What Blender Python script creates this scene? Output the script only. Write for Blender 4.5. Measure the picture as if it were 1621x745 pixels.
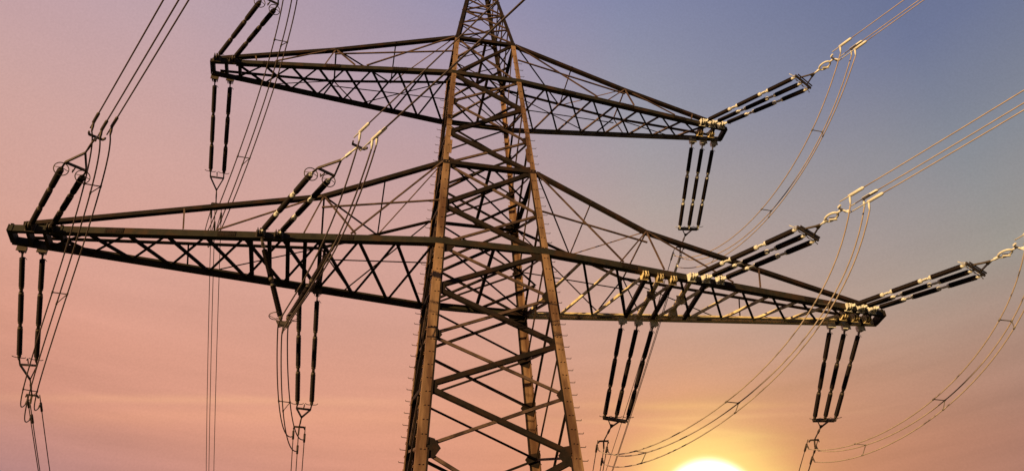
import bpy, bmesh, math, random
from mathutils import Vector as V, Matrix
random.seed(7)
for o in list(bpy.data.objects): bpy.data.objects.remove(o)
S = bpy.context.scene
COL = S.collection

# ------------------------------------------------------------------ camera
cam = bpy.data.objects.new('camera', bpy.data.cameras.new('camera'))
COL.objects.link(cam)
yaw, pitch, roll = 0.2273, 0.6846, -0.0396
F = V((math.sin(yaw)*math.cos(pitch), math.cos(yaw)*math.cos(pitch), math.sin(pitch)))
r0 = V((math.cos(yaw), -math.sin(yaw), 0)); u0 = r0.cross(F)
rr = r0*math.cos(roll)+u0*math.sin(roll); uu = -r0*math.sin(roll)+u0*math.cos(roll)
M = Matrix((rr, uu, -F)).transposed().to_4x4()
M.translation = V((-4.5162, -24.2168, 1.6))
cam.matrix_world = M
cam.data.sensor_width = 36; cam.data.lens = 36*1413.3/1621
cam.data.clip_start = 0.1; cam.data.clip_end = 6000
S.camera = cam

# ------------------------------------------------------------------ sky
SUN = V((0.3972, 0.8445, 0.3610)).normalized()      # the disc low in the evening sky
w = bpy.data.worlds.new('World'); S.world = w; w.use_nodes = True
nt = w.node_tree; nt.nodes.clear()
def N(t, **k):
    n = nt.nodes.new(t)
    for a, b in k.items(): setattr(n, a, b)
    return n
def L(a, b): nt.links.new(a, b)
def math_(op, a, b=None, c=None, clamp=False):
    n = N('ShaderNodeMath', operation=op, use_clamp=clamp)
    for i, x in enumerate((a, b, c)):
        if x is None: continue
        if hasattr(x, 'links'): L(x, n.inputs[i])
        else: n.inputs[i].default_value = x
    return n.outputs[0]
def lin(c):
    return tuple(((x/255+.055)/1.055)**2.4 if x/255 > .04045 else x/255/12.92 for x in c)
tc = N('ShaderNodeTexCoord'); DIR = tc.outputs['Generated']
sep = N('ShaderNodeSeparateXYZ'); L(DIR, sep.inputs[0])
X, Y, Z = sep.outputs
hyp = math_('SQRT', math_('ADD', math_('MULTIPLY', X, X), math_('MULTIPLY', Y, Y)))
el = math_('DIVIDE', math_('ARCTAN2', Z, hyp), math.pi/2, None)     # 0 horizon, 1 zenith
az = math_('DIVIDE', math_('ARCTAN2', X, Y), math.pi)               # 0 straight down the line, + to the right
# soft unevenness of thin evening cloud, stretched along the horizon
mp = N('ShaderNodeMapping'); mp.inputs['Scale'].default_value = (1.3, 1.3, 16); L(DIR, mp.inputs[0])
nz = N('ShaderNodeTexNoise'); nz.inputs['Scale'].default_value = 2.2; nz.inputs['Detail'].default_value = 5; nz.inputs['Roughness'].default_value = .55
L(mp.outputs[0], nz.inputs['Vector'])
streak = math_('SUBTRACT', nz.outputs['Fac'], .5)
mp2 = N('ShaderNodeMapping'); mp2.inputs['Scale'].default_value = (1, 1, 1.6); L(DIR, mp2.inputs[0])
nz2 = N('ShaderNodeTexNoise'); nz2.inputs['Scale'].default_value = 4; nz2.inputs['Detail'].default_value = 4
L(mp2.outputs[0], nz2.inputs['Vector'])
el2 = math_('ADD', el, math_('MULTIPLY', math_('SUBTRACT', nz2.outputs['Fac'], .5), .03))
# evening colours: elevation (deg) -> colour, for five bearings (deg from the line of the pylon)
SKY = {
 -45: [(0, (120, 92, 98)), (18, (168, 124, 122)), (25, (202, 143, 120)), (29, (214, 151, 124)), (36, (211, 160, 143)), (43, (200, 163, 160)), (48, (190, 156, 164)), (90, (95, 90, 130))],
 -18: [(0, (120, 92, 98)), (18, (168, 124, 122)), (22, (168, 122, 122)), (26, (209, 144, 123)), (30, (215, 151, 130)), (36, (214, 160, 145)), (42, (206, 162, 155)), (50, (188, 160, 168)), (90, (95, 95, 130))],
   8: [(0, (130, 92, 90)), (18, (186, 128, 116)), (22, (208, 138, 115)), (27, (217, 150, 122)), (33, (213, 156, 137)), (40, (202, 158, 150)), (47, (179, 154, 163)), (54, (150, 144, 172)), (90, (80, 86, 130))],
  25: [(0, (140, 92, 80)), (18, (200, 128, 98)), (23, (216, 142, 100)), (28, (210, 149, 116)), (34, (193, 157, 142)), (40, (173, 158, 153)), (46, (150, 149, 162)), (54, (126, 131, 166)), (90, (70, 80, 130))],
  48: [(0, (110, 84, 82)), (18, (146, 104, 96)), (22, (155, 111, 99)), (27, (162, 129, 115)), (32, (155, 148, 140)), (38, (133, 137, 146)), (45, (108, 116, 147)), (54, (94, 106, 147)), (90, (60, 74, 125))],
  85: [(0, (90, 76, 88)), (20, (122, 98, 104)), (32, (120, 122, 132)), (45, (88, 100, 138)), (90, (55, 68, 120))],
}
keys = sorted(SKY); outs = []
for k in keys:
    cr = N('ShaderNodeValToRGB'); L(el2, cr.inputs[0]); r = cr.color_ramp
    st = SKY[k]; r.interpolation = 'LINEAR'
    while len(r.elements) < len(st): r.elements.new(.5)
    for e, (d, c) in zip(r.elements, st): e.position = d/90
    for e, (d, c) in zip(r.elements, st): e.color = (*lin(c), 1)
    outs.append(cr.outputs[0])
cur = outs[0]
for i in range(1, len(keys)):
    a, b = keys[i-1]/180, keys[i]/180
    mr = N('ShaderNodeMapRange', interpolation_type='LINEAR'); L(az, mr.inputs[0])
    mr.inputs[1].default_value = a; mr.inputs[2].default_value = b
    mx = N('ShaderNodeMix', data_type='RGBA'); L(mr.outputs[0], mx.inputs[0]); L(cur, mx.inputs[6]); L(outs[i], mx.inputs[7])
    cur = mx.outputs[2]
# behind the camera (opposite the sunset) the sky is a darker dusk
beh = N('ShaderNodeMapRange'); L(Y, beh.inputs[0]); beh.inputs[1].default_value = .35; beh.inputs[2].default_value = -.5
mx = N('ShaderNodeMix', data_type='RGBA'); L(beh.outputs[0], mx.inputs[0]); L(cur, mx.inputs[6]); mx.inputs[7].default_value = (*lin((74, 72, 88)), 1)
cur = mx.outputs[2]
# cloud streaks, strongest low down
smr = N('ShaderNodeMapRange'); L(el, smr.inputs[0]); smr.inputs[1].default_value = 38/90; smr.inputs[2].default_value = 24/90
smr.inputs[3].default_value = .06; smr.inputs[4].default_value = .50
gain = math_('ADD', 1, math_('MULTIPLY', streak, smr.outputs[0]))
vm = N('ShaderNodeVectorMath', operation='SCALE'); L(cur, vm.inputs[0]); L(gain, vm.inputs['Scale']); cur = vm.outputs[0]
# fine high-frequency mottling of the air
nz3 = N('ShaderNodeTexNoise'); nz3.inputs['Scale'].default_value = 520; nz3.inputs['Detail'].default_value = 2
L(DIR, nz3.inputs['Vector'])
g3 = math_('ADD', 1, math_('MULTIPLY', math_('SUBTRACT', nz3.outputs['Fac'], .5), .16))
vm = N('ShaderNodeVectorMath', operation='SCALE'); L(cur, vm.inputs[0]); L(g3, vm.inputs['Scale']); cur = vm.outputs[0]
# the sun's glow and disc
dt = N('ShaderNodeVectorMath', operation='DOT_PRODUCT'); L(DIR, dt.inputs[0]); dt.inputs[1].default_value = SUN
ang = math_('MULTIPLY', math_('ARCCOSINE', math_('MINIMUM', dt.outputs['Value'], 1.0)), 180/math.pi)
angn = math_('ADD', ang, math_('MULTIPLY', streak, 3.0))
def glow(width, power, col, src):
    g = math_('EXPONENT', math_('MULTIPLY', math_('POWER', math_('DIVIDE', src, width), power), -1))
    v = N('ShaderNodeVectorMath', operation='SCALE'); v.inputs[0].default_value = col; L(g, v.inputs['Scale']); return v.outputs[0]
def addv(a, b):
    v = N('ShaderNodeVectorMath', operation='ADD'); L(a, v.inputs[0]); L(b, v.inputs[1]); return v.outputs[0]
angd = math_('MAXIMUM', angn, 0.0)
cur = addv(cur, glow(6.1, 2.4, (.23, .15, .003), angd))
cur = addv(cur, glow(4.6, 3.6, (.36, .44, .11), angd))
# thin bright cloud streaks lying low across the evening sky
def band(p, q, sig, amp, col, a0, a1):
    n = V(p).cross(V(q)).normalized()
    d = N('ShaderNodeVectorMath', operation='DOT_PRODUCT'); L(DIR, d.inputs[0]); d.inputs[1].default_value = n
    dd = math_('ADD', d.outputs['Value'], math_('MULTIPLY', streak, .012))
    g = math_('EXPONENT', math_('MULTIPLY', math_('POWER', math_('ABSOLUTE', math_('DIVIDE', dd, sig)), 2.0), -1))
    m1 = N('ShaderNodeMapRange', interpolation_type='SMOOTHSTEP'); L(az, m1.inputs[0]); m1.inputs[1].default_value = (a0-7)/180; m1.inputs[2].default_value = (a0+7)/180
    m2 = N('ShaderNodeMapRange', interpolation_type='SMOOTHSTEP'); L(az, m2.inputs[0]); m2.inputs[1].default_value = (a1+7)/180; m2.inputs[2].default_value = (a1-7)/180
    g = math_('MULTIPLY', math_('MULTIPLY', g, m1.outputs[0]), m2.outputs[0])
    g = math_('MULTIPLY', g, math_('MULTIPLY', math_('MAXIMUM', math_('SUBTRACT', nz2.outputs['Fac'], .25), 0.0), amp*3.5))
    v = N('ShaderNodeVectorMath', operation='SCALE'); v.inputs[0].default_value = col; L(g, v.inputs['Scale']); return v.outputs[0]
cur = addv(cur, band((-.3156, .8422, .4371), (.0469, .8771, .478), .0048, 1, (.075, .05, .012), -60, 5))
cur = addv(cur, band((-.3156, .8422, .4171), (.0469, .8771, .461), .009, 1, (.05, .025, .005), -60, 12))
cur = addv(cur, band((.2176, .8519, .4764), (.4686, .7616, .4476), .004, 1, (.10, .07, .01), 14, 32))
cur = addv(cur, band((.2, .8519, .4614), (.4635, .7802, .4202), .003, 1, (.10, .08, .02), 14, 30))
cur = addv(cur, band((.2, .8519, .4514), (.4635, .7802, .445), .0025, 1, (.08, .06, .02), 18, 34))
cur = addv(cur, glow(2.95, 11, (2.2, 2.2, 2.0), ang))
sky = N('ShaderNodeTexSky', sky_type='NISHITA', sun_disc=False)
sky.sun_elevation = math.radians(4); sky.sun_rotation = math.atan2(SUN.x, SUN.y); sky.air_density = 1.6; sky.dust_density = 3
b1 = N('ShaderNodeBackground'); L(sky.outputs[0], b1.inputs[0]); b1.inputs[1].default_value = .012
b2 = N('ShaderNodeBackground'); L(cur, b2.inputs[0]); b2.inputs[1].default_value = 1.0
ad = N('ShaderNodeAddShader'); L(b1.outputs[0], ad.inputs[0]); L(b2.outputs[0], ad.inputs[1])
wo = N('ShaderNodeOutputWorld'); L(ad.outputs[0], wo.inputs[0])

# ------------------------------------------------------------------ low warm lamp added from the front left, away from the sun disc
sl = bpy.data.lights.new('sun', 'SUN'); sl.energy = 5.0; sl.angle = math.radians(.5); sl.color = (1.0, .66, .30)
so = bpy.data.objects.new('sun', sl); COL.objects.link(so)
LDIR = V((-.80, -.60, .09)).normalized()
so.rotation_euler = LDIR.to_track_quat('Z', 'Y').to_euler()
S.view_settings.view_transform = 'Standard'; S.view_settings.look = 'None'
S.view_settings.exposure = 0; S.view_settings.gamma = 1
S.render.engine = 'CYCLES'

# ------------------------------------------------------------------ materials
def mat(name, col, rough=.6, metal=0, var=.35, scale=6, rust=None, rust_amt=.5, bump=0, spec=.5, st=None):
    m = bpy.data.materials.new(name); m.use_nodes = True; t = m.node_tree
    b = t.nodes['Principled BSDF']; b.inputs['Roughness'].default_value = rough; b.inputs['Metallic'].default_value = metal
    g = t.nodes.new('ShaderNodeTexCoord'); n = t.nodes.new('ShaderNodeTexNoise'); n.inputs['Scale'].default_value = scale
    n.inputs['Detail'].default_value = 6; n.inputs['Roughness'].default_value = .65
    t.links.new(g.outputs['Object'], n.inputs['Vector'])
    if st:
        mpp = t.nodes.new('ShaderNodeMapping'); mpp.inputs['Scale'].default_value = st; t.links.new(g.outputs['Object'], mpp.inputs[0]); t.links.new(mpp.outputs[0], n.inputs['Vector'])
    r = t.nodes.new('ShaderNodeValToRGB'); r.color_ramp.elements[0].position = .3; r.color_ramp.elements[1].position = .72
    r.color_ramp.elements[0].color = (*[c*(1-var) for c in col], 1); r.color_ramp.elements[1].color = (*[min(1, c*(1+var)) for c in col], 1)
    t.links.new(n.outputs['Fac'], r.inputs[0]); out = r.outputs[0]
    if rust:
        n2 = t.nodes.new('ShaderNodeTexNoise'); n2.inputs['Scale'].default_value = scale*.45; n2.inputs['Detail'].default_value = 8
        t.links.new((mpp if st else g).outputs[0 if st else 'Object'], n2.inputs['Vector'])
        mr = t.nodes.new('ShaderNodeMapRange'); t.links.new(n2.outputs['Fac'], mr.inputs[0])
        mr.inputs[1].default_value = .62-rust_amt*.3; mr.inputs[2].default_value = .72-rust_amt*.2
        x = t.nodes.new('ShaderNodeMix'); x.data_type = 'RGBA'; t.links.new(mr.outputs[0], x.inputs[0]); t.links.new(out, x.inputs[6])
        x.inputs[7].default_value = (*rust, 1); out = x.outputs[2]
    t.links.new(out, b.inputs['Base Color'])
    mr = t.nodes.new('ShaderNodeMapRange'); t.links.new(n.outputs['Fac'], mr.inputs[0]); mr.inputs[3].default_value = max(.05, rough-.15); mr.inputs[4].default_value = min(1, rough+.15)
    t.links.new(mr.outputs[0], b.inputs['Roughness'])
    b.inputs['Specular IOR Level'].default_value = spec
    if bump:
        bp = t.nodes.new('ShaderNodeBump'); bp.inputs['Strength'].default_value = bump; bp.inputs['Distance'].default_value = .01
        t.links.new(n.outputs['Fac'], bp.inputs['Height']); t.links.new(bp.outputs[0], b.inputs['Normal'])
    return m
LEG = mat('lit_leg_steel', (.32, .185, .10), .75, 0, .45, 5, (.13, .062, .032), .55, .2, .3, (1, 1, .16))  # ochre base carries the warm light on the legs
DARK = mat('shaded_dark_steel', (.022, .015, .011), .75, 0, .4, 5, (.040, .020, .012), .4, .2, .15)  # near black: shade on the members put into the base colour
CHORD = mat('shaded_olive_steel', (.030, .025, .015), .7, 0, .4, 4, (.060, .032, .015), .35, .2, .25)  # olive, darkened so the chords stay in shade under the lamp
WARM = mat('rusty_brace_steel', (.13, .075, .05), .75, 0, .4, 5, (.05, .025, .015), .5, .2)
GALV = mat('lit_galvanised_hardware', (.80, .76, .66), .5, 0, .15, 12)  # bright copy of the hardware, for fittings that catch the light
PALE = mat('lit_pale_steel', (.78, .60, .33), .6, 0, .35, 5, (.14, .08, .04), .3, .1)  # golden light on right-arm members painted in as pale steel
TAN = mat('half_lit_steel', (.20, .17, .13), .65, 0, .4, 6, (.08, .05, .03), .45, .1)  # weaker light on right-hand members painted in as tan
GDARK = mat('unlit_hardware', (.10, .075, .055), .6, .4, .35, 12)  # dark copy of the hardware, for fittings left unlit
PORC = mat('brown_porcelain', (.013, .006, .005), .65, 0, .3, 8, spec=.2)
WIRE = mat('lit_aluminium_wire', (.46, .36, .29), .6, 0, .2, 3)  # light on the right-hand wires put into a paler colour
WIRED = mat('unlit_aluminium_wire', (.10, .07, .065), .7, .2, .2, 3)  # darker copy of the wire, for the unlit runs
CONC = mat('concrete', (.30, .29, .27), .9, 0, .2, 4, None, 0, .5)

# ------------------------------------------------------------------ mesh helpers
class MB:
    def __init__(s): s.v = []; s.f = []; s.sm = []
    def prism(s, p, q, prof, e1, e2, cap=True):
        p, q = V(p), V(q); b = len(s.v); n = len(prof)
        for c in (p, q):
            for a, d in prof: s.v.append(c+e1*a+e2*d)
        for i in range(n):
            j = (i+1) % n; s.f.append((b+i, b+j, b+n+j, b+n+i)); s.sm.append(False)
        if cap:
            s.f.append(tuple(b+i for i in reversed(range(n)))); s.f.append(tuple(b+n+i for i in range(n))); s.sm += [False]*2
    def frame(s, p, q, ref):
        a = (V(q)-V(p)).normalized(); e1 = V(ref); e1 = (e1-a*e1.dot(a)).normalized(); return a, e1, a.cross(e1)
    def angle(s, p, q, d1, d2, w, t=.014, w2=None):
        """L-section; d1, d2 say which way the two flanges run from the heel"""
        a = (V(q)-V(p)).normalized(); e1 = V(d1)-a*V(d1).dot(a); e1.normalize(); e2 = V(d2)-a*V(d2).dot(a); e2 -= e1*e2.dot(e1); e2.normalize()
        w2 = w2 or w
        s.prism(p, q, [(0, 0), (w, 0), (w, t), (t, t), (t, w2), (0, w2)], e1, e2)
    def channel(s, p, q, d1, d2, h, w, t=.014):
        """U-section: web of height h along d2, flanges w along d1"""
        a = (V(q)-V(p)).normalized(); e1 = V(d1)-a*V(d1).dot(a); e1.normalize(); e2 = V(d2)-a*V(d2).dot(a); e2 -= e1*e2.dot(e1); e2.normalize()
        s.prism(p, q, [(0, 0), (w, 0), (w, t), (t, t), (t, h-t), (w, h-t), (w, h), (0, h)], e1, e2)
    def bar(s, p, q, w, t, ref=(0, 0, 1)):
        a, e1, e2 = s.frame(p, q, ref if abs((V(q)-V(p)).normalized().dot(V(ref).normalized())) < .98 else (1, 0, 0))
        s.prism(p, q, [(-w/2, -t/2), (w/2, -t/2), (w/2, t/2), (-w/2, t/2)], e1, e2)
    def tube(s, pts, r, n=8, closed=False):
        pts = [V(p) for p in pts]; rs = r if isinstance(r, (list, tuple)) else [r]*len(pts); b = len(s.v); m = len(pts); e = None
        for i, p in enumerate(pts):
            if closed: a = pts[(i+1) % m]-pts[i-1]
            else: a = pts[min(i+1, m-1)]-pts[max(i-1, 0)]
            a.normalize()
            if e is None: e = a.orthogonal().normalized()
            e = (e-a*e.dot(a)).normalized(); f = a.cross(e)
            for k in range(n):
                t = 2*math.pi*k/n; s.v.append(p+(e*math.cos(t)+f*math.sin(t))*rs[i])
        for i in range(m if closed else m-1):
            j = (i+1) % m
            for k in range(n):
                l = (k+1) % n; s.f.append((b+i*n+k, b+i*n+l, b+j*n+l, b+j*n+k)); s.sm.append(True)
        if not closed:
            s.f.append(tuple(b+k for k in reversed(range(n)))); s.f.append(tuple(b+(m-1)*n+k for k in range(n))); s.sm += [False]*2
    def plate(s, poly, nrm, t):
        """flat plate with outline poly (3-D points), thickness t"""
        poly = [V(p) for p in poly]; nrm = V(nrm).normalized()*t/2; b = len(s.v); n = len(poly)
        s.v += [p+nrm for p in poly]+[p-nrm for p in poly]
        s.f.append(tuple(range(b, b+n))); s.f.append(tuple(b+n+i for i in reversed(range(n)))); s.sm += [False]*2
        for i in range(n):
            j = (i+1) % n; s.f.append((b+i, b+n+i, b+n+j, b+j)); s.sm.append(False)
    def build(s, name, m, parent=None):
        me = bpy.data.meshes.new(name); org = V((0, 0, 0))
        me.from_pydata([tuple(v) for v in s.v], [], s.f); me.polygons.foreach_set('use_smooth', s.sm); me.update()
        bm = bmesh.new(); bm.from_mesh(me); bmesh.ops.recalc_face_normals(bm, faces=bm.faces); bm.to_mesh(me); bm.free()
        me.materials.append(m)
        o = bpy.data.objects.new(name, me); COL.objects.link(o)
        if parent: o.parent = parent; o.matrix_parent_inverse = pinv(parent)
        return o
def pinv(p):
    m = p.matrix_basis.copy(); q = p
    while q.parent: m = q.parent.matrix_basis @ q.matrix_parent_inverse @ m if False else m; q = q.parent
    return world(p).inverted()
def world(o):
    return (world(o.parent) @ o.matrix_parent_inverse @ o.matrix_basis) if o.parent else o.matrix_basis.copy()
def empty(name, loc, label, cat, group=None):
    o = bpy.data.objects.new(name, None); COL.objects.link(o); o.location = loc; o.empty_display_size = .3
    o.matrix_basis = Matrix.Translation(V(loc)); o['label'] = label; o['category'] = cat
    if group: o['group'] = group
    return o
def tag(o, label, cat, group=None):
    o['label'] = label; o['category'] = cat
    if group: o['group'] = group
    return o

# ------------------------------------------------------------------ ground
def ground():
    bm = bmesh.new(); n = 72; R = [0, 6, 14, 25, 40, 60, 90, 140, 220, 400, 800, 1600, 2800]
    rings = []
    for k, r in enumerate(R):
        if k == 0: rings.append([bm.verts.new((0, 0, 0))]); continue
        ring = []
        for i in range(n):
            a = 2*math.pi*i/n; x, y = r*math.cos(a), r*math.sin(a)
            z = 0 if r < 30 else -(r-30)*.01+min(r*.012, 8)*math.sin(x*.011+1)*math.cos(y*.009)*.5
            ring.append(bm.verts.new((x, y, z)))
        rings.append(ring)
    for i in range(n): bm.faces.new((rings[0][0], rings[1][i], rings[1][(i+1) % n]))
    for k in range(1, len(R)-1):
        for i in range(n):
            j = (i+1) % n; bm.faces.new((rings[k][i], rings[k+1][i], rings[k+1][j], rings[k][j]))
    me = bpy.data.meshes.new('ground'); bm.to_mesh(me); bm.free(); o = bpy.data.objects.new('ground', me); COL.objects.link(o)
    me.materials.append(mat('meadow', (.055, .075, .028), .95, 0, .5, .6, (.09, .07, .035), .4, .6)); o['kind'] = 'structure'
ground()

# ------------------------------------------------------------------ the pylon
ZC, ZT, ZC2, ZT2 = 19.6925, 23.5492, 28.6591, 31.0819
W0, SL = 1.8796, .0552
L1, L2, TW = 15.0, 10.5065, .3218
def hw(z): return W0-SL*(z-ZC)
NODES = [.3, 5.6, 9.6, 12.37, 14.3, 16.1, 17.9, ZC, 21.5, ZT, 25.2, 27.0, ZC2, ZT2]
T = empty('transmission_tower', (0, 0, 0), 'tall dark steel lattice electricity pylon with two levels of cross arms against the sunset', 'pylon')
LV = ('front left', 'front right', 'rear right', 'rear left')
corner = {0: (-1, -1), 1: (1, -1), 2: (1, 1), 3: (-1, 1)}
legs = []
for i, (sx, sy) in corner.items():
    m = MB()
    for a, b, wd, t in ((0.25, 12.37, .30, .03), (12.37, ZC, .26, .028), (ZC, ZT, .22, .024), (ZT, ZT2, .175, .02)):
        m.angle((sx*hw(a), sy*hw(a), a), (sx*hw(b), sy*hw(b), b), (-sx, 0, 0), (0, -sy, 0), wd, t)
    # splice plates with bolt heads
    for z in (12.37, 18.8, 24.4):
        p, q = V((sx*(hw(z)+.012), sy*(hw(z)+.012), z-.35)), V((sx*(hw(z+.7)+.012), sy*(hw(z+.7)+.012), z+.35))
        m.angle(p, q, (-sx, 0, 0), (0, -sy, 0), .25, .012)
    lg = m.build('leg', LEG, T); lg['label'] = LV[i]+' leg of the pylon, angle steel'; legs.append(lg)
    # narrow dark angle added along the free edge of the front flange
    m = MB()
    for a, b, wd in ((0.3, 12.3, .30), (12.45, ZC, .26), (ZC, ZT-.05, .22)):
        m.angle((sx*(hw(a)-wd-.004), sy*(hw(a)+.006), a), (sx*(hw(b)-wd-.004), sy*(hw(b)+.006), b), (-sx, 0, 0), (0, -sy, 0), .05, .012)
    m.build('edge_strip', DARK, lg)
    # bolt heads along the leg
    m = MB(); z = .6
    while z < ZT2-.2:
        for off in (.10, .20):
            c = V((sx*(hw(z)-off), sy*(hw(z)+.012), z)); m.tube([c, c+V((0, sy*.02, 0))], .02, 6)
            c = V((sx*(hw(z)+.012), sy*(hw(z)-off), z)); m.tube([c, c+V((sx*.02, 0, 0))], .02, 6)
        z += .45
    m.build('bolts', LEG, lg)['kind'] = 'stuff'
    # climbing pegs on two legs
    if i in (1, 3):
        z = 2.6; me = None
        while z < ZT2-1:
            if me is None:
                pm = MB(); pm.tube([(0, 0, 0), (sx*.17, 0, .01), (sx*.18, 0, .05)], .011, 6); o = pm.build('climbing_peg', GDARK, lg); me = o.data
            else:
                o = bpy.data.objects.new('climbing_peg', me); COL.objects.link(o); o.parent = lg; o.matrix_parent_inverse = pinv(lg)
            o.location = (sx*hw(z), sy*(hw(z)-.06), z); z += .42
    # gusset plates at the panel nodes
    for z in NODES[3:-1]:
        m = MB(); g = .34 if z < 20 else .26
        if z in (ZC, ZT, 12.37): g *= 1.45
        x, y = sx*hw(z), sy*hw(z)
        m.plate([(x-sx*.03, y-sy*.036, z-g*.8), (x-sx*g, y-sy*.036, z-g*.55), (x-sx*g*1.35, y-sy*.036, z), (x-sx*g, y-sy*.036, z+g*.55), (x-sx*.03, y-sy*.036, z+g*.8)], (0, 1, 0), .012)
        m.plate([(x-sx*.036, y-sy*.045, z-g*.8), (x-sx*.036, y-sy*g, z-g*.55), (x-sx*.036, y-sy*g*1.35, z), (x-sx*.036, y-sy*g, z+g*.55), (x-sx*.036, y-sy*.045, z+g*.8)], (1, 0, 0), .012)
        m.build('gusset_plate', DARK, lg)
    m = MB(); x, y = sx*(hw(0)+.05), sy*(hw(0)+.05)
    m.tube([(x, y, -.6), (x, y, .25), (x, y, .3)], [.62, .5, .46], 20)
    m.build('concrete_footing', CONC, T)
# the four lattice faces: crossed diagonals in every panel
faces = [((0, -1), (1, 0)), ((0, 1), (1, 0)), ((-1, 0), (0, 1)), ((1, 0), (0, 1))]
for fi, (nr, tg) in enumerate(faces):
    nv = V((*nr, 0)); tv = V((*tg, 0))
    for k in range(len(NODES)-1):
        a, b = NODES[k], NODES[k+1]
        for q in (0, 1):
            if k == 0 and q: continue
            s = 1 if (k+q) % 2 else -1
            if fi in (1,): s = -s if False else s
            heavy = q == 0
            off = -.034 if heavy else -.075
            p0 = nv*(hw(a)+off)+tv*s*(hw(a)-.08)+V((0, 0, a)); p1 = nv*(hw(b)+off)-tv*s*(hw(b)-.08)+V((0, 0, b))
            wd = (.155 if heavy else .085) if fi == 0 else (.115 if heavy else .08)
            if a < 12: wd *= 1.15
            if a >= ZC2: wd *= .75
            m = MB(); side = V((0, 0, 1))
            m.angle(p0-V((0, 0, wd/2)), p1-V((0, 0, wd/2)), side, -nv, wd, .012, wd*.7)
            o = m.build('diagonal_brace', (DARK if heavy or fi else WARM) if fi < 2 else (DARK if heavy else WARM), T)
# horizontals and plan bracing
for z, wd in ((ZT, .17), (ZT2, .15), (12.37, .1)):
    for nr, tg in faces:
        if z < 13 and True: continue
        nv = V((*nr, 0)); tv = V((*tg, 0)); m = MB(); h = hw(z)
        m.angle(nv*(h+.016)-tv*h+V((0, 0, z-wd/2)), nv*(h+.016)+tv*h+V((0, 0, z-wd/2)), (0, 0, 1), -nv, wd, .014)
        m.build('horizontal_strut', DARK, T)
for z in (ZC, ZC2, ZT, ZT2):
    h = hw(z)-.06; m = MB(); zz = z+.03
    m.angle((0, -h, zz), (0, h, zz), (1, 0, 0), (0, 0, 1), .1, .01)
    for sx in (-1, 1):
        for sy in (-1, 1): m.angle((0, sy*h, zz+.013), (sx*h, 0, zz+.013), (0, 0, 1), (1, 0, 0), .075, .009)
        m.angle((sx*h, -h, zz+.09), (0, 0, zz+.09), (0, 0, 1), (1, 0, 0), .07, .009)
        m.angle((sx*h, h, zz+.09), (0, 0, zz+.09), (0, 0, 1), (1, 0, 0), .07, .009)
    m.build('plan_bracing', DARK if z < 25 else WARM, T)

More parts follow.
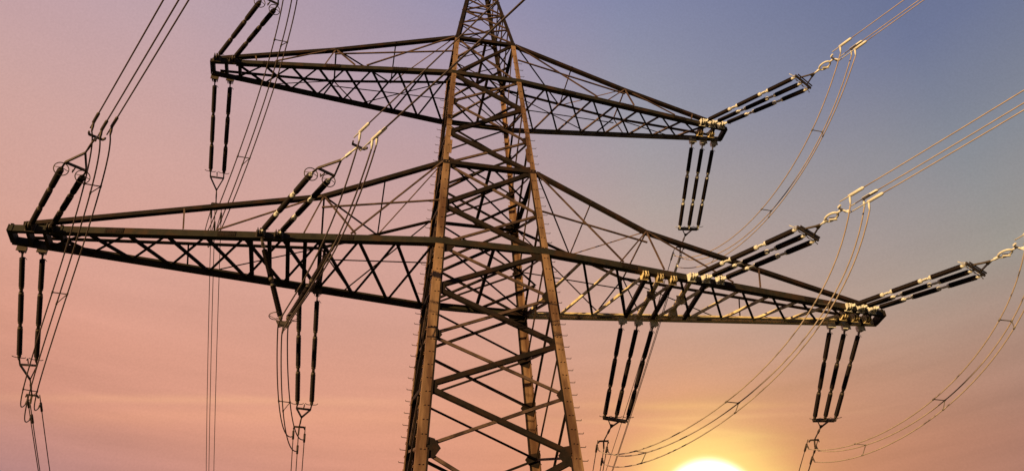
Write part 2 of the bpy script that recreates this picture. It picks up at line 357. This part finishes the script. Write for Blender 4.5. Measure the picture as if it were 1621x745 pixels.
def cross_arm(sg, zc, zt, Ln, nb, side, bend, cw, lower):
    """one cross arm: two bottom chords meeting at the tip, two tie members, lattice between"""
    h, ht = hw(zc), hw(zt)
    def ch(t, sy): return V((sg*(h+(Ln-h)*t), sy*(h+(TW-h)*t), zc))
    m = MB()
    for sy in (-1, 1):
        if sy < 0: m.channel(ch(-.0, sy)-V((0, 0, .02)), ch(1, sy)-V((0, 0, .02)), (0, -sy, 0), (0, 0, 1), cw, cw*.55, .016)
        else: m.channel(ch(-.0, sy)-V((0, .05, .02)), ch(1, sy)-V((0, .05, .02)), (0, sy, 0), (0, 0, 1), cw*1.05, cw*.5, .016)
        # second, narrower angle riveted behind the channel
        m.angle(ch(0, sy)+V((0, -sy*cw*.62, .02)), ch(.9, sy)+V((0, -sy*cw*.62, .02)), (0, -sy, 0), (0, 0, 1), .09, .012)
        if sy < 0: near, m = m, MB()
    rear, m = m, near
    m.bar(ch(1, -1)+V((sg*.03, 0, cw*.5)), ch(1, 1)+V((sg*.03, 0, cw*.5)), cw, .03, (0, 0, 1))
    arm = m.build('cross_arm', CHORD, T); arm['label'] = side
    rear.build('rear_chord', CHORD if sg < 0 else (PALE if lower else TAN), arm)  # right rear chords get the colours with light painted in
    # chord carried across the tower body
    if sg < 0:
        for sy in (-1, 1):
            m = MB(); m.channel((-h-.0, sy*(h+.004), zc-.02), (h, sy*(h+.004), zc-.02), (0, -sy, 0), (0, 0, 1), cw, .12, .016); m.build('chord_through_tower', CHORD, T)
    # riveted splice plates and node plates along the chords
    for t in (.22, .5, .76):
        for sy in (-1, 1):
            m = MB(); c = ch(t, sy)+V((0, sy*(.012 if sy < 0 else 0)-(.06 if sy > 0 else 0), cw*.5-.02)); d = (ch(1, sy)-ch(0, sy)).normalized()
            m.bar(c-d*.28, c+d*.28, cw*.8, .016, (0, 0, 1))
            for k in range(-3, 4):
                if k:
                    for zz in (-.06, .06): b0 = c+d*k*.075+V((0, 0, zz)); m.tube([b0, b0+V((0, -.022, 0))], .014, 6)
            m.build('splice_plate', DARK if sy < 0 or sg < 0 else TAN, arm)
    # ties
    bt, bz = bend
    def tie(t, sy):
        if t <= bt: z = zt+(bz-zt)*(t/bt); 
        else: z = bz+(zc+.22-bz)*((t-bt)/(1-bt))
        h0 = ht+(h-ht)*min(1, t/.3)
        x = sg*(ht+(Ln-ht)*t) if t < 0 else sg*(h+(Ln-h)*t)
        if t < .3: x = sg*((ht+(Ln-ht)*t)*(1-t/.3)+(h+(Ln-h)*t)*(t/.3))
        return V((x, sy*(h0+(TW-h0)*t), z))
    for sy in (-1, 1):
        m = MB()
        tw = .15 if sy < 0 else .13
        for t0, t1 in ((0, bt), (bt, .97)): m.angle(tie(t0, sy)-V((0, 0, tw/2)), tie(t1, sy)-V((0, 0, tw/2)), (0, 0, 1), (0, -sy, 0), tw, .014)
        o = m.build('tie_member', DARK, arm)
        # slender web between the tie and the chord
        m = MB(); B = tie(bt, sy); c2 = ch(bt, sy); top = tie(0, sy); k = .05
        mid = V((sg*hw((zc+zt)/2), sy*hw((zc+zt)/2), zc+(zt-zc)*(.5 if lower else .58)))
        up = V((0, 0, cw))
        m.angle(top, ch(bt*.72, sy)+up, (0, 0, 1), (0, -sy, 0), k, .008)
        m.angle(mid, B-V((0, 0, (B.z-zc)*.28)), (0, 0, 1), (0, -sy, 0), k, .008)
        m.angle(B, ch(bt+.035, sy)+up, (1, 0, 0), (0, -sy, 0), k, .008)
        m.angle(B, ch(bt-.09, sy)+up, (1, 0, 0), (0, -sy, 0), k, .008)
        m.angle(B, ch(bt+.24, sy)+up, (0, 0, 1), (0, -sy, 0), k*.9, .008)
        t2 = bt+.33; m.angle(tie(t2, sy), ch(t2-.01, sy)+up, (1, 0, 0), (0, -sy, 0), k, .008)
        m.build('tie_web', WARM if sy < 0 else DARK, arm)
    m = MB()
    m.angle(tie(bt, -1), tie(bt, 1), (0, 0, -1), (1, 0, 0), .06, .008)
    m.angle(tie(bt*.5, -1), tie(bt*.5, 1), (0, 0, -1), (1, 0, 0), .05, .008)
    m.angle(tie(0, -1)+V((0, 0, .0)), tie(bt*.5, 1), (0, 0, -1), (1, 0, 0), .045, .008)
    m.angle(tie(bt*.5, 1), tie(bt, -1), (0, 0, -1), (1, 0, 0), .045, .008)
    m.build('tie_cross_bracing', WARM, arm)
    # lattice in the bottom plane: crossed angles in every bay
    bw = .085 if lower else .07
    ts = [i/nb for i in range(nb+1)]
    for sy in (-1, 1):
        m = MB(); pl = sg > 0 and sy < 0
        for i in range(nb-1):
            z = .005 if sy < 0 else .005+.016
            m.angle(ch(ts[i], -sy)+V((0, sy*.10, z)), ch(ts[i+1], sy)+V((0, -sy*.10, z)), (sg, 0, 0), (0, 0, 1), bw*(.6 if pl else 1), .010, bw*(1.25 if pl else 1))
        m.build('lattice_bracing', (PALE if lower else WARM) if (sg > 0 and sy < 0) else DARK, arm)  # lit set of bars on the right arms is coloured paler
    # deep beams under the hardware near the tip
    tipx = [Ln-.12, Ln-.62, Ln-1.12, Ln-1.6] if lower else [Ln-.12, Ln-.6, Ln-1.1]
    for x in tipx:
        t = (x-h)/(Ln-h); m = MB(); m.channel(ch(t, -1)+V((0, -.02, -.03)), ch(t, 1)+V((0, .02, -.03)), (sg, 0, 0), (0, 0, 1), cw*1.15, .1, .014); m.build('tip_beam', CHORD, arm)
    if lower:
        for x in (5.45, 5.93, 6.47, 7.05, 7.63):
            t = (x-h)/(Ln-h); m = MB(); m.channel(ch(t, -1)+V((0, .05, .004)), ch(t, 1)+V((0, -.05, .004)), (sg, 0, 0), (0, 0, 1), .15, .12, .014); m.build('cross_beam', PALE if sg > 0 and x in (5.93, 7.05) else DARK, arm)  # two right-hand beams coloured as if lit
        m = MB(); t = (5.5-h)/(Ln-h); m.angle(ch(t, 1)+up*.9, tie(t, 1), (1, 0, 0), (0, -1, 0), .1, .01); m.build('rear_post', DARK, arm)
    return arm
cross_arm(-1, ZC, ZT, L1, 11, 'lower left cross arm', (.285, 21.55), .245, True)
cross_arm(1, ZC, ZT, L1, 11, 'lower right cross arm', (.285, 21.55), .245, True)
cross_arm(-1, ZC2, ZT2, L2, 9, 'upper left cross arm', (.5, 29.75), .19, False)
cross_arm(1, ZC2, ZT2, L2, 9, 'upper right cross arm', (.5, 29.75), .19, False)
# tapering peak
PZ = 39.2; m = MB(); h = hw(ZT2)
def pk(z): return h+(.07-h)*(z-ZT2)/(PZ-ZT2)
for sx, sy in corner.values(): m.angle((sx*h, sy*h, ZT2), (sx*.07, sy*.07, PZ), (-sx, 0, 0), (0, -sy, 0), .15, .014)
peak = m.build('peak', DARK, T)
m = MB(); zs = [ZT2+.1, 32.3, 33.4, 34.5, 35.6, 36.6, 37.6]
for nr, tg in faces:
    nv = V((*nr, 0)); tv = V((*tg, 0))
    for a, b in zip(zs, zs[1:]):
        for s in (-1, 1):
            o = -.02 if s > 0 else -.034
            m.angle(nv*(pk(a)+o)+tv*s*pk(a)+V((0, 0, a)), nv*(pk(b)+o)-tv*s*pk(b)+V((0, 0, b)), (0, 0, 1), -nv, .055, .007)
    for z in (33.4, 35.6): m.angle(nv*(pk(z)-.05)-tv*pk(z)+V((0, 0, z)), nv*(pk(z)-.05)+tv*pk(z)+V((0, 0, z)), (0, 0, 1), -nv, .06, .007)
m.build('peak_bracing', WARM, peak)

# ------------------------------------------------------------------ insulator sets
def rod_mesh(ln):
    """long-rod porcelain insulator along +Z, sheds and smooth core"""
    m = MB(); n = 20; pts = [(0, 0, 0), (0, 0, .02)]; rs = [.036, .036]; st = (ln-.06)/n
    for i in range(n):
        z = .03+st*i; pts += [(0, 0, z), (0, 0, z+st*.35), (0, 0, z+st*.5), (0, 0, z+st*.62)]; rs += [.045, .086, .089, .05]
    pts += [(0, 0, ln-.02), (0, 0, ln)]; rs += [.036, .036]
    m.tube(pts, rs, 12); return m
def cap_mesh(gap):
    """metal caps and the ball link between two rods, along +Z"""
    m = MB(); g = gap
    m.tube([(0, 0, -.06), (0, 0, -.05), (0, 0, .04), (0, 0, .06)], [.05, .078, .078, .05], 12)
    m.tube([(0, 0, .05), (0, 0, g-.05)], .036, 8)
    m.bar((0, -.0, g*.3), (0, 0, g*.7), .10, .045, (1, 0, 0))
    m.tube([(0, 0, g-.06), (0, 0, g-.04), (0, 0, g+.05), (0, 0, g+.06)], [.05, .078, .078, .05], 12); return m
mesh_cache = {}
def place(name, key, builder, mt, parent, Mx):
    k = (key, mt.name)
    if k not in mesh_cache:
        o = builder().build(name, mt, parent); mesh_cache[k] = o.data
    else:
        o = bpy.data.objects.new(name, mesh_cache[k]); COL.objects.link(o); o.parent = parent; o.matrix_parent_inverse = pinv(parent)
    o.matrix_basis = Mx; return o
def mtx(p, ax, lat):
    z = V(ax).normalized(); x = (V(lat)-z*V(lat).dot(z)).normalized(); y = z.cross(x)
    q = Matrix((x, y, z)).transposed().to_4x4(); q.translation = V(p); return q
def rod_string(parent, p, q, nrod, hwm, lead=.35, gap=None):
    """nrod insulators from p to q"""
    p, q = V(p), V(q); D = q-p; ln = D.length; ax = D/ln; lat = ax.cross(V((0, 0, 1)))
    gap = gap or .30
    rl = (ln-lead-gap*(nrod-1)-.12)/nrod
    m = MB(); m.tube([p, p+ax*(lead-.02)], .022, 8); m.bar(p+ax*.02, p+ax*(lead*.55), .11, .04, lat); m.bar(p+ax*(lead*.5), p+ax*(lead*.9), .04, .10, lat)
    m.tube([p-lat*.11, p+lat*.11], .03, 8)
    m.build('suspension_link', hwm, parent)
    for i in range(nrod):
        s = lead+i*(rl+gap)
        place('insulator', ('rod', round(rl, 3)), lambda: rod_mesh(rl), PORC, parent, mtx(p+ax*s, ax, lat))
        if i < nrod-1: place('insulator_coupling', ('cap', gap), lambda: cap_mesh(gap), hwm, parent, mtx(p+ax*(s+rl), ax, lat))
    e = p+ax*(ln-.12)
    m = MB(); m.tube([e-ax*.02, e+ax*.07], .06, 10); m.tube([e+ax*.05, e+ax*.16], .028, 8); m.build('end_cap', hwm, parent)
    return ax
def ring(c, ax, rx, r=.018, n=28, up=None, ry=None):
    ax = V(ax).normalized(); e = ax.orthogonal().normalized() if up is None else (V(up)-ax*V(up).dot(ax)).normalized(); f = ax.cross(e)
    return [V(c)+e*rx*math.cos(2*math.pi*k/n)+f*(ry or rx)*math.sin(2*math.pi*k/n) for k in range(n)]
BO = [(-.21, .12), (.21, .12), (0, -.24)]
def insulator_set(A, E, Y2, nxt, n, sA, sE, hwm, clampm, style, label, drop_dir, roll=0):
    A, E, Y2, nxt = V(A), V(E), V(Y2), V(nxt)
    R = empty('tension_insulator_set', A, label, 'insulators', 'tension insulator sets on the cross arms')
    ax = (E-A).normalized(); lat = ax.cross(V((0, 0, 1))).normalized()
    if lat.x < 0: lat = -lat
    if roll: lat = (Matrix.Rotation(roll, 3, ax) @ lat)
    latA = V((1, 0, 0)) if abs(A.x) > 0 else lat
    ks = [(-1, 1), (-1, 0, 1)][n-2]
    ks = [k*.5 for k in ks] if n == 2 else [k*1.0 for k in ks]
    ends = []
    for k in ks:
        p = A+latA*k*sA; q = E+lat*k*sE; a = rod_string(R, p, q, 3, hwm, .35, .40 if style == 'hook' else .26); ends.append(q)
        # arcing ring / horn at the live end
        m = MB()
        if style == 'ring':
            m.tube(ring(q-a*.08, a, .19), .014, 6, True); m.tube([q-a*.08-lat*.19, q+a*.02, q-a*.08+lat*.19], .010, 6)
            m.build('arcing_ring', GDARK, R)
        else:
            nn = a.cross(lat).normalized(); pts = [q-lat*.22+nn*.05-a*.10, q-lat*.17-a*.02, q, q+lat*.17-a*.02, q+lat*.22+nn*.05-a*.10]
            m.tube(pts, .013, 6); m.tube([q+nn*.16-a*.14, q+nn*.1, q], .013, 6); m.build('arcing_horn', hwm, R)
        # horn at the earthed end
        m = MB(); c = p+a*.33; m.tube([c, c+lat*.08+a*.02, c+lat*.14+a*.10], .010, 6); m.build('arcing_horn', hwm, R)
    d = (Y2-E); ln = d.length; dx = d/ln; latE = lat-dx*lat.dot(dx); latE.normalize(); nn = dx.cross(latE).normalized()
    half = sE*(.5 if n == 2 else 1.0)
    b0 = E+dx*.10; ap = E+dx*(ln*(.56 if n == 2 else .40))
    m = MB()
    if style == 'ring' or n == 2:      # open triangular yoke
        P = [b0+dx*.18-latE*half, b0+dx*.18+latE*half, ap]
        for i in range(3): m.bar(P[i], P[(i+1) % 3], .07, .04, nn)
        for q, s in zip(ends, (-1, 1)): m.bar(q, P[0] if s < 0 else P[1], .035, .05, nn)
        m.tube([b0+dx*.1, b0-dx*.12, b0-dx*.15+nn*.1], .02, 6)
    else:                               # deep yoke beam, then a small triangle plate
        m.bar(b0-latE*(half+.06), b0+latE*(half+.06), .10, .055, nn)
        for q in ends: m.bar(q, q+dx*.12, .05, .06, nn)
        m.bar(b0+dx*.10-latE*(half+.02), b0+dx*.10+latE*(half+.02), .05, .03, nn)
        for q0 in (-.62, .5): m.bar(b0+dx*.05+latE*half*q0, ap, .06, .035, nn)
        m.plate([ap-dx*.14-latE*.09, ap-dx*.14+latE*.09, ap+dx*.04+latE*.03, ap+dx*.04-latE*.03], nn, .045)
    m.build('yoke', GDARK, R)
    m = MB()
    if style == 'hook':
        c = Y2-dx*.42; m.tube([ap, c-dx*.2], .03, 8); m.bar(ap+dx*.15, ap+dx*.3, .09, .05, nn)
        m.tube(ring(c, nn, .23, up=dx, ry=.12), .035, 10, True); m.tube([c+dx*.2, Y2], .035, 8)
        m.bar(c-dx*.1-nn*.02, c+dx*.06+latE*.16, .10, .05, nn)
    else:
        m.tube([ap, Y2], .026, 8); m.bar(ap+dx*(ln*.12), ap+dx*(ln*.26), .08, .05, nn)
    m.build('yoke_link', clampm, R)
    # second yoke with the dead-end clamps of the three-wire bundle
    wd = (nxt-Y2).normalized(); wl = wd.cross(V((0, 0, 1))).normalized(); wl = -wl if wl.x < 0 else wl; wn = wl.cross(wd).normalized(); wn = -wn if wn.z < 0 else wn
    m = MB(); pts = [Y2+wd*.12-wl*.21, Y2-wl*.17, Y2+wl*.17, Y2+wd*.12+wl*.21]
    for a_, b_ in zip(pts, pts[1:]): m.bar(a_, b_, .06, .04, wn)
    m.bar(Y2, Y2+wd*.2-wn*.22, .06, .04, wl); m.build('bundle_yoke', GDARK if style != 'hook' else hwm, R)
    starts = []
    for j, (bx, bz) in enumerate(BO):
        o0 = Y2+wl*bx+wn*bz+wd*(.12 if bz > 0 else .2); st = [.3, .45, .62][j]
        m = MB(); m.tube([o0, o0+wd*st, o0+wd*(st+.02), o0+wd*(st+.5), o0+wd*(st+.55)], [.018, .018, .042 if style != 'hook' else .05, .042 if style != 'hook' else .05, .02], 10)
        lug = o0+wd*(st+.05); m.tube([lug, lug+V(drop_dir)*.14, lug+V(drop_dir)*.28], [.03, .035, .02], 8)
        m.build('dead_end_clamp', clampm, R)
        starts.append((o0+wd*(st+.5), lug+V(drop_dir)*.26))
    return starts, wd

# attachment brackets where strings meet the arms are built into each arm
def brackets(arm, pts, sy, mt):
    for x, y, z in pts:
        m = MB(); c = V((x, y, z))
        for dx in (-.09, .09): m.plate([c+V((dx, -sy*.06, .16)), c+V((dx, -sy*.06, -.14)), c+V((dx, sy*.14, -.09)), c+V((dx, sy*.14, .09))], (1, 0, 0), .022)
        m.bar(c+V((-.15, -sy*.07, 0)), c+V((.15, -sy*.07, 0)), .30, .02, (0, 0, 1))
        m.tube(ring(c+V((0, sy*.08, 0)), (1, 0, 0), .085), .028, 8, True)
        m.build('string_bracket', mt, arm)
arms = {o['label']: o for o in T.children if o.name.startswith('cross_arm')}

# name, attach, rod end, bundle yoke, far point of the conductor, strings, spacing at arm, spacing at end, lit hardware, style
NEAR, FAR = -1, 1
SETS = [
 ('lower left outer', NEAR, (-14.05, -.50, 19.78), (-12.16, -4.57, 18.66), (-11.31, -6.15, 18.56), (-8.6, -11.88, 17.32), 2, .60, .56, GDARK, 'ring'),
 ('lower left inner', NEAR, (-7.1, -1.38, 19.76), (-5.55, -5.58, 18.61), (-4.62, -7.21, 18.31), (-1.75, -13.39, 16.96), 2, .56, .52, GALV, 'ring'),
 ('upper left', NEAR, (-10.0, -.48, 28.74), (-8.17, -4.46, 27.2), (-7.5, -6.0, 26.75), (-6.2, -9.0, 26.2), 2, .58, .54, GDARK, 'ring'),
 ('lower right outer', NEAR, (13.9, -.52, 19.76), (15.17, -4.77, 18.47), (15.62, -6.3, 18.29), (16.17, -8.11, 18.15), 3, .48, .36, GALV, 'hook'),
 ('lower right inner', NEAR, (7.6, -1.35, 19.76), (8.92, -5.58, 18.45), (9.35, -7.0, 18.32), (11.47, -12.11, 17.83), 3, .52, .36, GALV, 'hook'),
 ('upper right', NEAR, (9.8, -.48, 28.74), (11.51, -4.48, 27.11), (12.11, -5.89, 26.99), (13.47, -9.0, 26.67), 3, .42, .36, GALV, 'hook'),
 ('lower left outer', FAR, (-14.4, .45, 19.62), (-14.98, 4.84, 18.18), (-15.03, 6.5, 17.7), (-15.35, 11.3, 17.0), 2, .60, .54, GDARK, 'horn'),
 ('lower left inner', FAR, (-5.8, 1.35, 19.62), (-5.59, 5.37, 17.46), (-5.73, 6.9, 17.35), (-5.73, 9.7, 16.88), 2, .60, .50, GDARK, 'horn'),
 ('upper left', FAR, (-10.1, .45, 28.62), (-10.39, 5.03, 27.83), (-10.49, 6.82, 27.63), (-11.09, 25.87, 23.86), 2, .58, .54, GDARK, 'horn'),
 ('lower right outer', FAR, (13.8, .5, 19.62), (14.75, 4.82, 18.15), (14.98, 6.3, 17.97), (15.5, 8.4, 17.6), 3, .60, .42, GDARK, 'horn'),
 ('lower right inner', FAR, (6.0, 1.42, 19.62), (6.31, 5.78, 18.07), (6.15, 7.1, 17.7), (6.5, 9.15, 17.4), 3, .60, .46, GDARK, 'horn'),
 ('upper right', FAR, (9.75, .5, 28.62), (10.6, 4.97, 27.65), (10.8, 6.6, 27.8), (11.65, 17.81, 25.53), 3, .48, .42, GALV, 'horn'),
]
LAB = {
 ('lower left outer', NEAR): 'dark insulator pair rising from the left tip of the long lower arm',
 ('lower left inner', NEAR): 'insulator pair with golden fittings rising from the middle of the lower left arm',
 ('upper left', NEAR): 'dark insulator pair rising out of the picture from the upper left arm tip',
 ('lower right outer', NEAR): 'triple insulator strings reaching up right from the tip of the lower right arm',
 ('lower right inner', NEAR): 'triple insulator strings reaching up right from the middle of the lower right arm',
 ('upper right', NEAR): 'triple insulator strings reaching up right from the tip of the upper right arm',
 ('lower left outer', FAR): 'dark insulator pair hanging below the left tip of the long lower arm',
 ('lower left inner', FAR): 'dark insulator pair hanging below the middle of the lower left arm',
 ('upper left', FAR): 'pair of dark insulator strings hanging below the tip of the upper left arm',
 ('lower right outer', FAR): 'triple insulator strings hanging below the lower right arm tip, right of the sun',
 ('lower right inner', FAR): 'triple insulator strings hanging below the lower right arm, left of the sun',
 ('upper right', FAR): 'triple insulator strings hanging below the tip of the upper right arm',
}
clamps = {}
for nm, side, A, E, Y2, nx, n, sA, sE, hm, sty in SETS:
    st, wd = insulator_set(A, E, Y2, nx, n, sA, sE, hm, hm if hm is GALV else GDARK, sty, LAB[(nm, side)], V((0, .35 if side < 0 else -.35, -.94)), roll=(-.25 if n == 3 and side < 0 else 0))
    clamps[(nm, side)] = (st, wd, V(nx), V(Y2))
    arm = arms[('lower ' if 'lower' in nm else 'upper ')+('left' if A[0] < 0 else 'right')+' cross arm']
    ks = (-.5, .5) if n == 2 else (-1, 0, 1)
    brackets(arm, [(A[0]+k*sA, A[1], A[2]) for k in ks], side, GALV if (A[0] > 0) else GDARK)  # lit colour on the right, unlit on the left

# extra fittings on the right arms, golden light put into their pale colour
ra = arms['lower right cross arm']
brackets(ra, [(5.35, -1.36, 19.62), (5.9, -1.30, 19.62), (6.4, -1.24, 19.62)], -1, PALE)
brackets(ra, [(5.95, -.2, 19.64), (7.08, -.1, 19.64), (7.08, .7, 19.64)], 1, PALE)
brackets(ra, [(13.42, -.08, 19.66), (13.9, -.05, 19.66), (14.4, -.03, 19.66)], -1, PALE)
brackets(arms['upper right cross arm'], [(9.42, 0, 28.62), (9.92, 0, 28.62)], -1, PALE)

# ------------------------------------------------------------------ conductors
def wire(name, pts, r, mt, label, cat, group):
    m = MB(); m.tube(pts, r, 6); o = m.build(name, mt); tag(o, label, cat, group); return o
PLACE = {'lower left outer': 'from the far left tip of the lower arm', 'lower left inner': 'from the middle of the lower left arm', 'upper left': 'from the tip of the upper left arm',
         'lower right outer': 'from the tip of the lower right arm', 'lower right inner': 'from the middle of the lower right arm', 'upper right': 'from the tip of the upper right arm'}
for (nm, side), (st, wd, nx, Y2) in clamps.items():
    hd = V((nx.x-Y2.x, nx.y-Y2.y, 0)); run = hd.length; hd.normalize(); Cc = 260
    sl_ = (nx.z-Y2.z)/run-run/(2*Cc)
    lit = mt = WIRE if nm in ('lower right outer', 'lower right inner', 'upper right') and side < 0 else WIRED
    for j, (p, lug) in enumerate(st):
        base = p; pts = []
        for s in [0, .6, 1.5, 3, 5, 8, 12, 17, 23, 30, 40, 52, 66, 82, 100, 120]:
            pts.append(base+hd*s+V((0, 0, sl_*s+s*s/(2*Cc))))
        pts[0] = p
        wire('conductor_wire', pts, .018, mt,
             'thin bundle wire '+('climbing overhead ' if side < 0 else 'running down and away ')+PLACE[nm],
             'power line', 'conductor bundle '+('overhead ' if side < 0 else 'receding ')+PLACE[nm])
# jumpers
JP = {
 'lower right outer': ((16.46, -3.21, 15.48), (15.01, 2.58, 15.26)),
 'lower right inner': ((10.02, -3.34, 14.83), (5.73, 2.84, 14.09)),
 'upper right': ((12.11, -2.24, 23.74), (10.86, 3.01, 23.6)),
 'lower left outer': ((-11.96, -2.62, 20.3), (-14.4, 3.61, 14.6)),
 'lower left inner': None,
 'upper left': ((-7.32, -2.63, 27.2), (-10.18, 4.21, 19.5)),
}
JL = {'lower right outer': 'at the right edge of the photo', 'lower right inner': 'sweeping down towards the sun', 'upper right': 'under the upper right arm',
      'lower left outer': 'behind the far left arm tip', 'lower left inner': 'held by the V insulators', 'upper left': 'passing behind the upper left arm tip'}
def bez(P, t): return P[0]*(1-t)**3+P[1]*3*(1-t)**2*t+P[2]*3*(1-t)*t*t+P[3]*t**3
def spacer(Pc, ax, pts, label):
    m = MB()
    for i in (0, 1): m.bar(pts[i], pts[(i+1) % 3], .028, .018, ax)
    for p in pts: m.tube([p-ax*.05, p+ax*.05], .028, 8)
    tag(m.build('jumper_spacer', Pc), label, 'spacer', 'spacers on the jumper loops')
VA = V((-6.28, -.95, 16.75))
for nm, cp in JP.items():
    na, fa = clamps[(nm, -1)][0], clamps[(nm, 1)][0]
    right = 'right' in nm; paths = []
    for j in range(3):
        a, b = na[j][1], fa[j][1]; bx, bz = BO[j]; off = V((bx, 0, bz))
        if cp:
            P = [a, V(cp[0])+off, V(cp[1])+off, b]; pts = [bez(P, i/40) for i in range(41)]
        else:
            mid = VA+V((bx*.7, 0, bz*.7-.25))
            P = [a, V((-5.0, -4.6, 15.9))+off, mid+V((.1, -1.2, -.1)), mid]; pts = [bez(P, i/24) for i in range(25)]
            P = [mid, mid+V((-.05, 1.2, .1)), V((-6.15, 4.3, 15.2))+off, b]; pts += [bez(P, i/24) for i in range(1, 25)]
        paths.append(pts)
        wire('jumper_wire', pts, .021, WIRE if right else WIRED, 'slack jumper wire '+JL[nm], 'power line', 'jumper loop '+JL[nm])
    L_ = len(paths[0])
    for q, f in enumerate((.2, .48, .78)):
        i = int(f*(L_-1)); ax = (paths[0][i+1]-paths[0][i-1]).normalized()
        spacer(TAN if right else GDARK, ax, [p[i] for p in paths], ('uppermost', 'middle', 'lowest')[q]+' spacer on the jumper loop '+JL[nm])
# V-shaped suspension set holding the inner left jumper
R = empty('suspension_insulator_set', (-6.2, -1.1, 19.7), 'V of two dark insulators below the lower left arm holding the jumper wires', 'insulators')
for x in (-7.35, -5.0):
    rod_string(R, (x, -1.28 if x < -6 else -1.45, 19.66), VA+V((-.08 if x < -6 else .08, 0, .08)), 2, GDARK, .45, .22)
m = MB(); m.plate([VA+V((-.24, 0, .06)), VA+V((.24, 0, .06)), VA+V((.14, 0, -.14)), VA+V((-.14, 0, -.14))], (0, 1, 0), .03)
for j in range(3): m.bar(VA+V((0, 0, -.1)), VA+V((BO[j][0]*.7, 0, BO[j][1]*.7-.25)), .05, .03, (0, 1, 0))
m.build('yoke', GDARK, R)
for x in (-.26, .26):
    m = MB(); m.tube(ring(VA+V((x, 0, .22)), (x*.4, 0, 1), .2), .014, 6, True); m.tube([VA+V((x-.2, 0, .22)), VA+V((x, 0, .12)), VA+V((x+.2, 0, .22))], .01, 6); m.build('arcing_ring', GDARK, R)
# earth wire from the peak
for sgn, d in ((-1, V((.36, -.93, 0))),):
    pts = [V((0, 0, PZ-.1))+d*s+V((0, 0, -.14*s+s*s/900)) for s in (0, 2, 5, 10, 20, 35, 55, 80, 120)]
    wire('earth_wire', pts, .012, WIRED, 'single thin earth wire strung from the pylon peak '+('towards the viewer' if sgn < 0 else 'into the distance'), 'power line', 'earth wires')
bpy.context.view_layer.update()
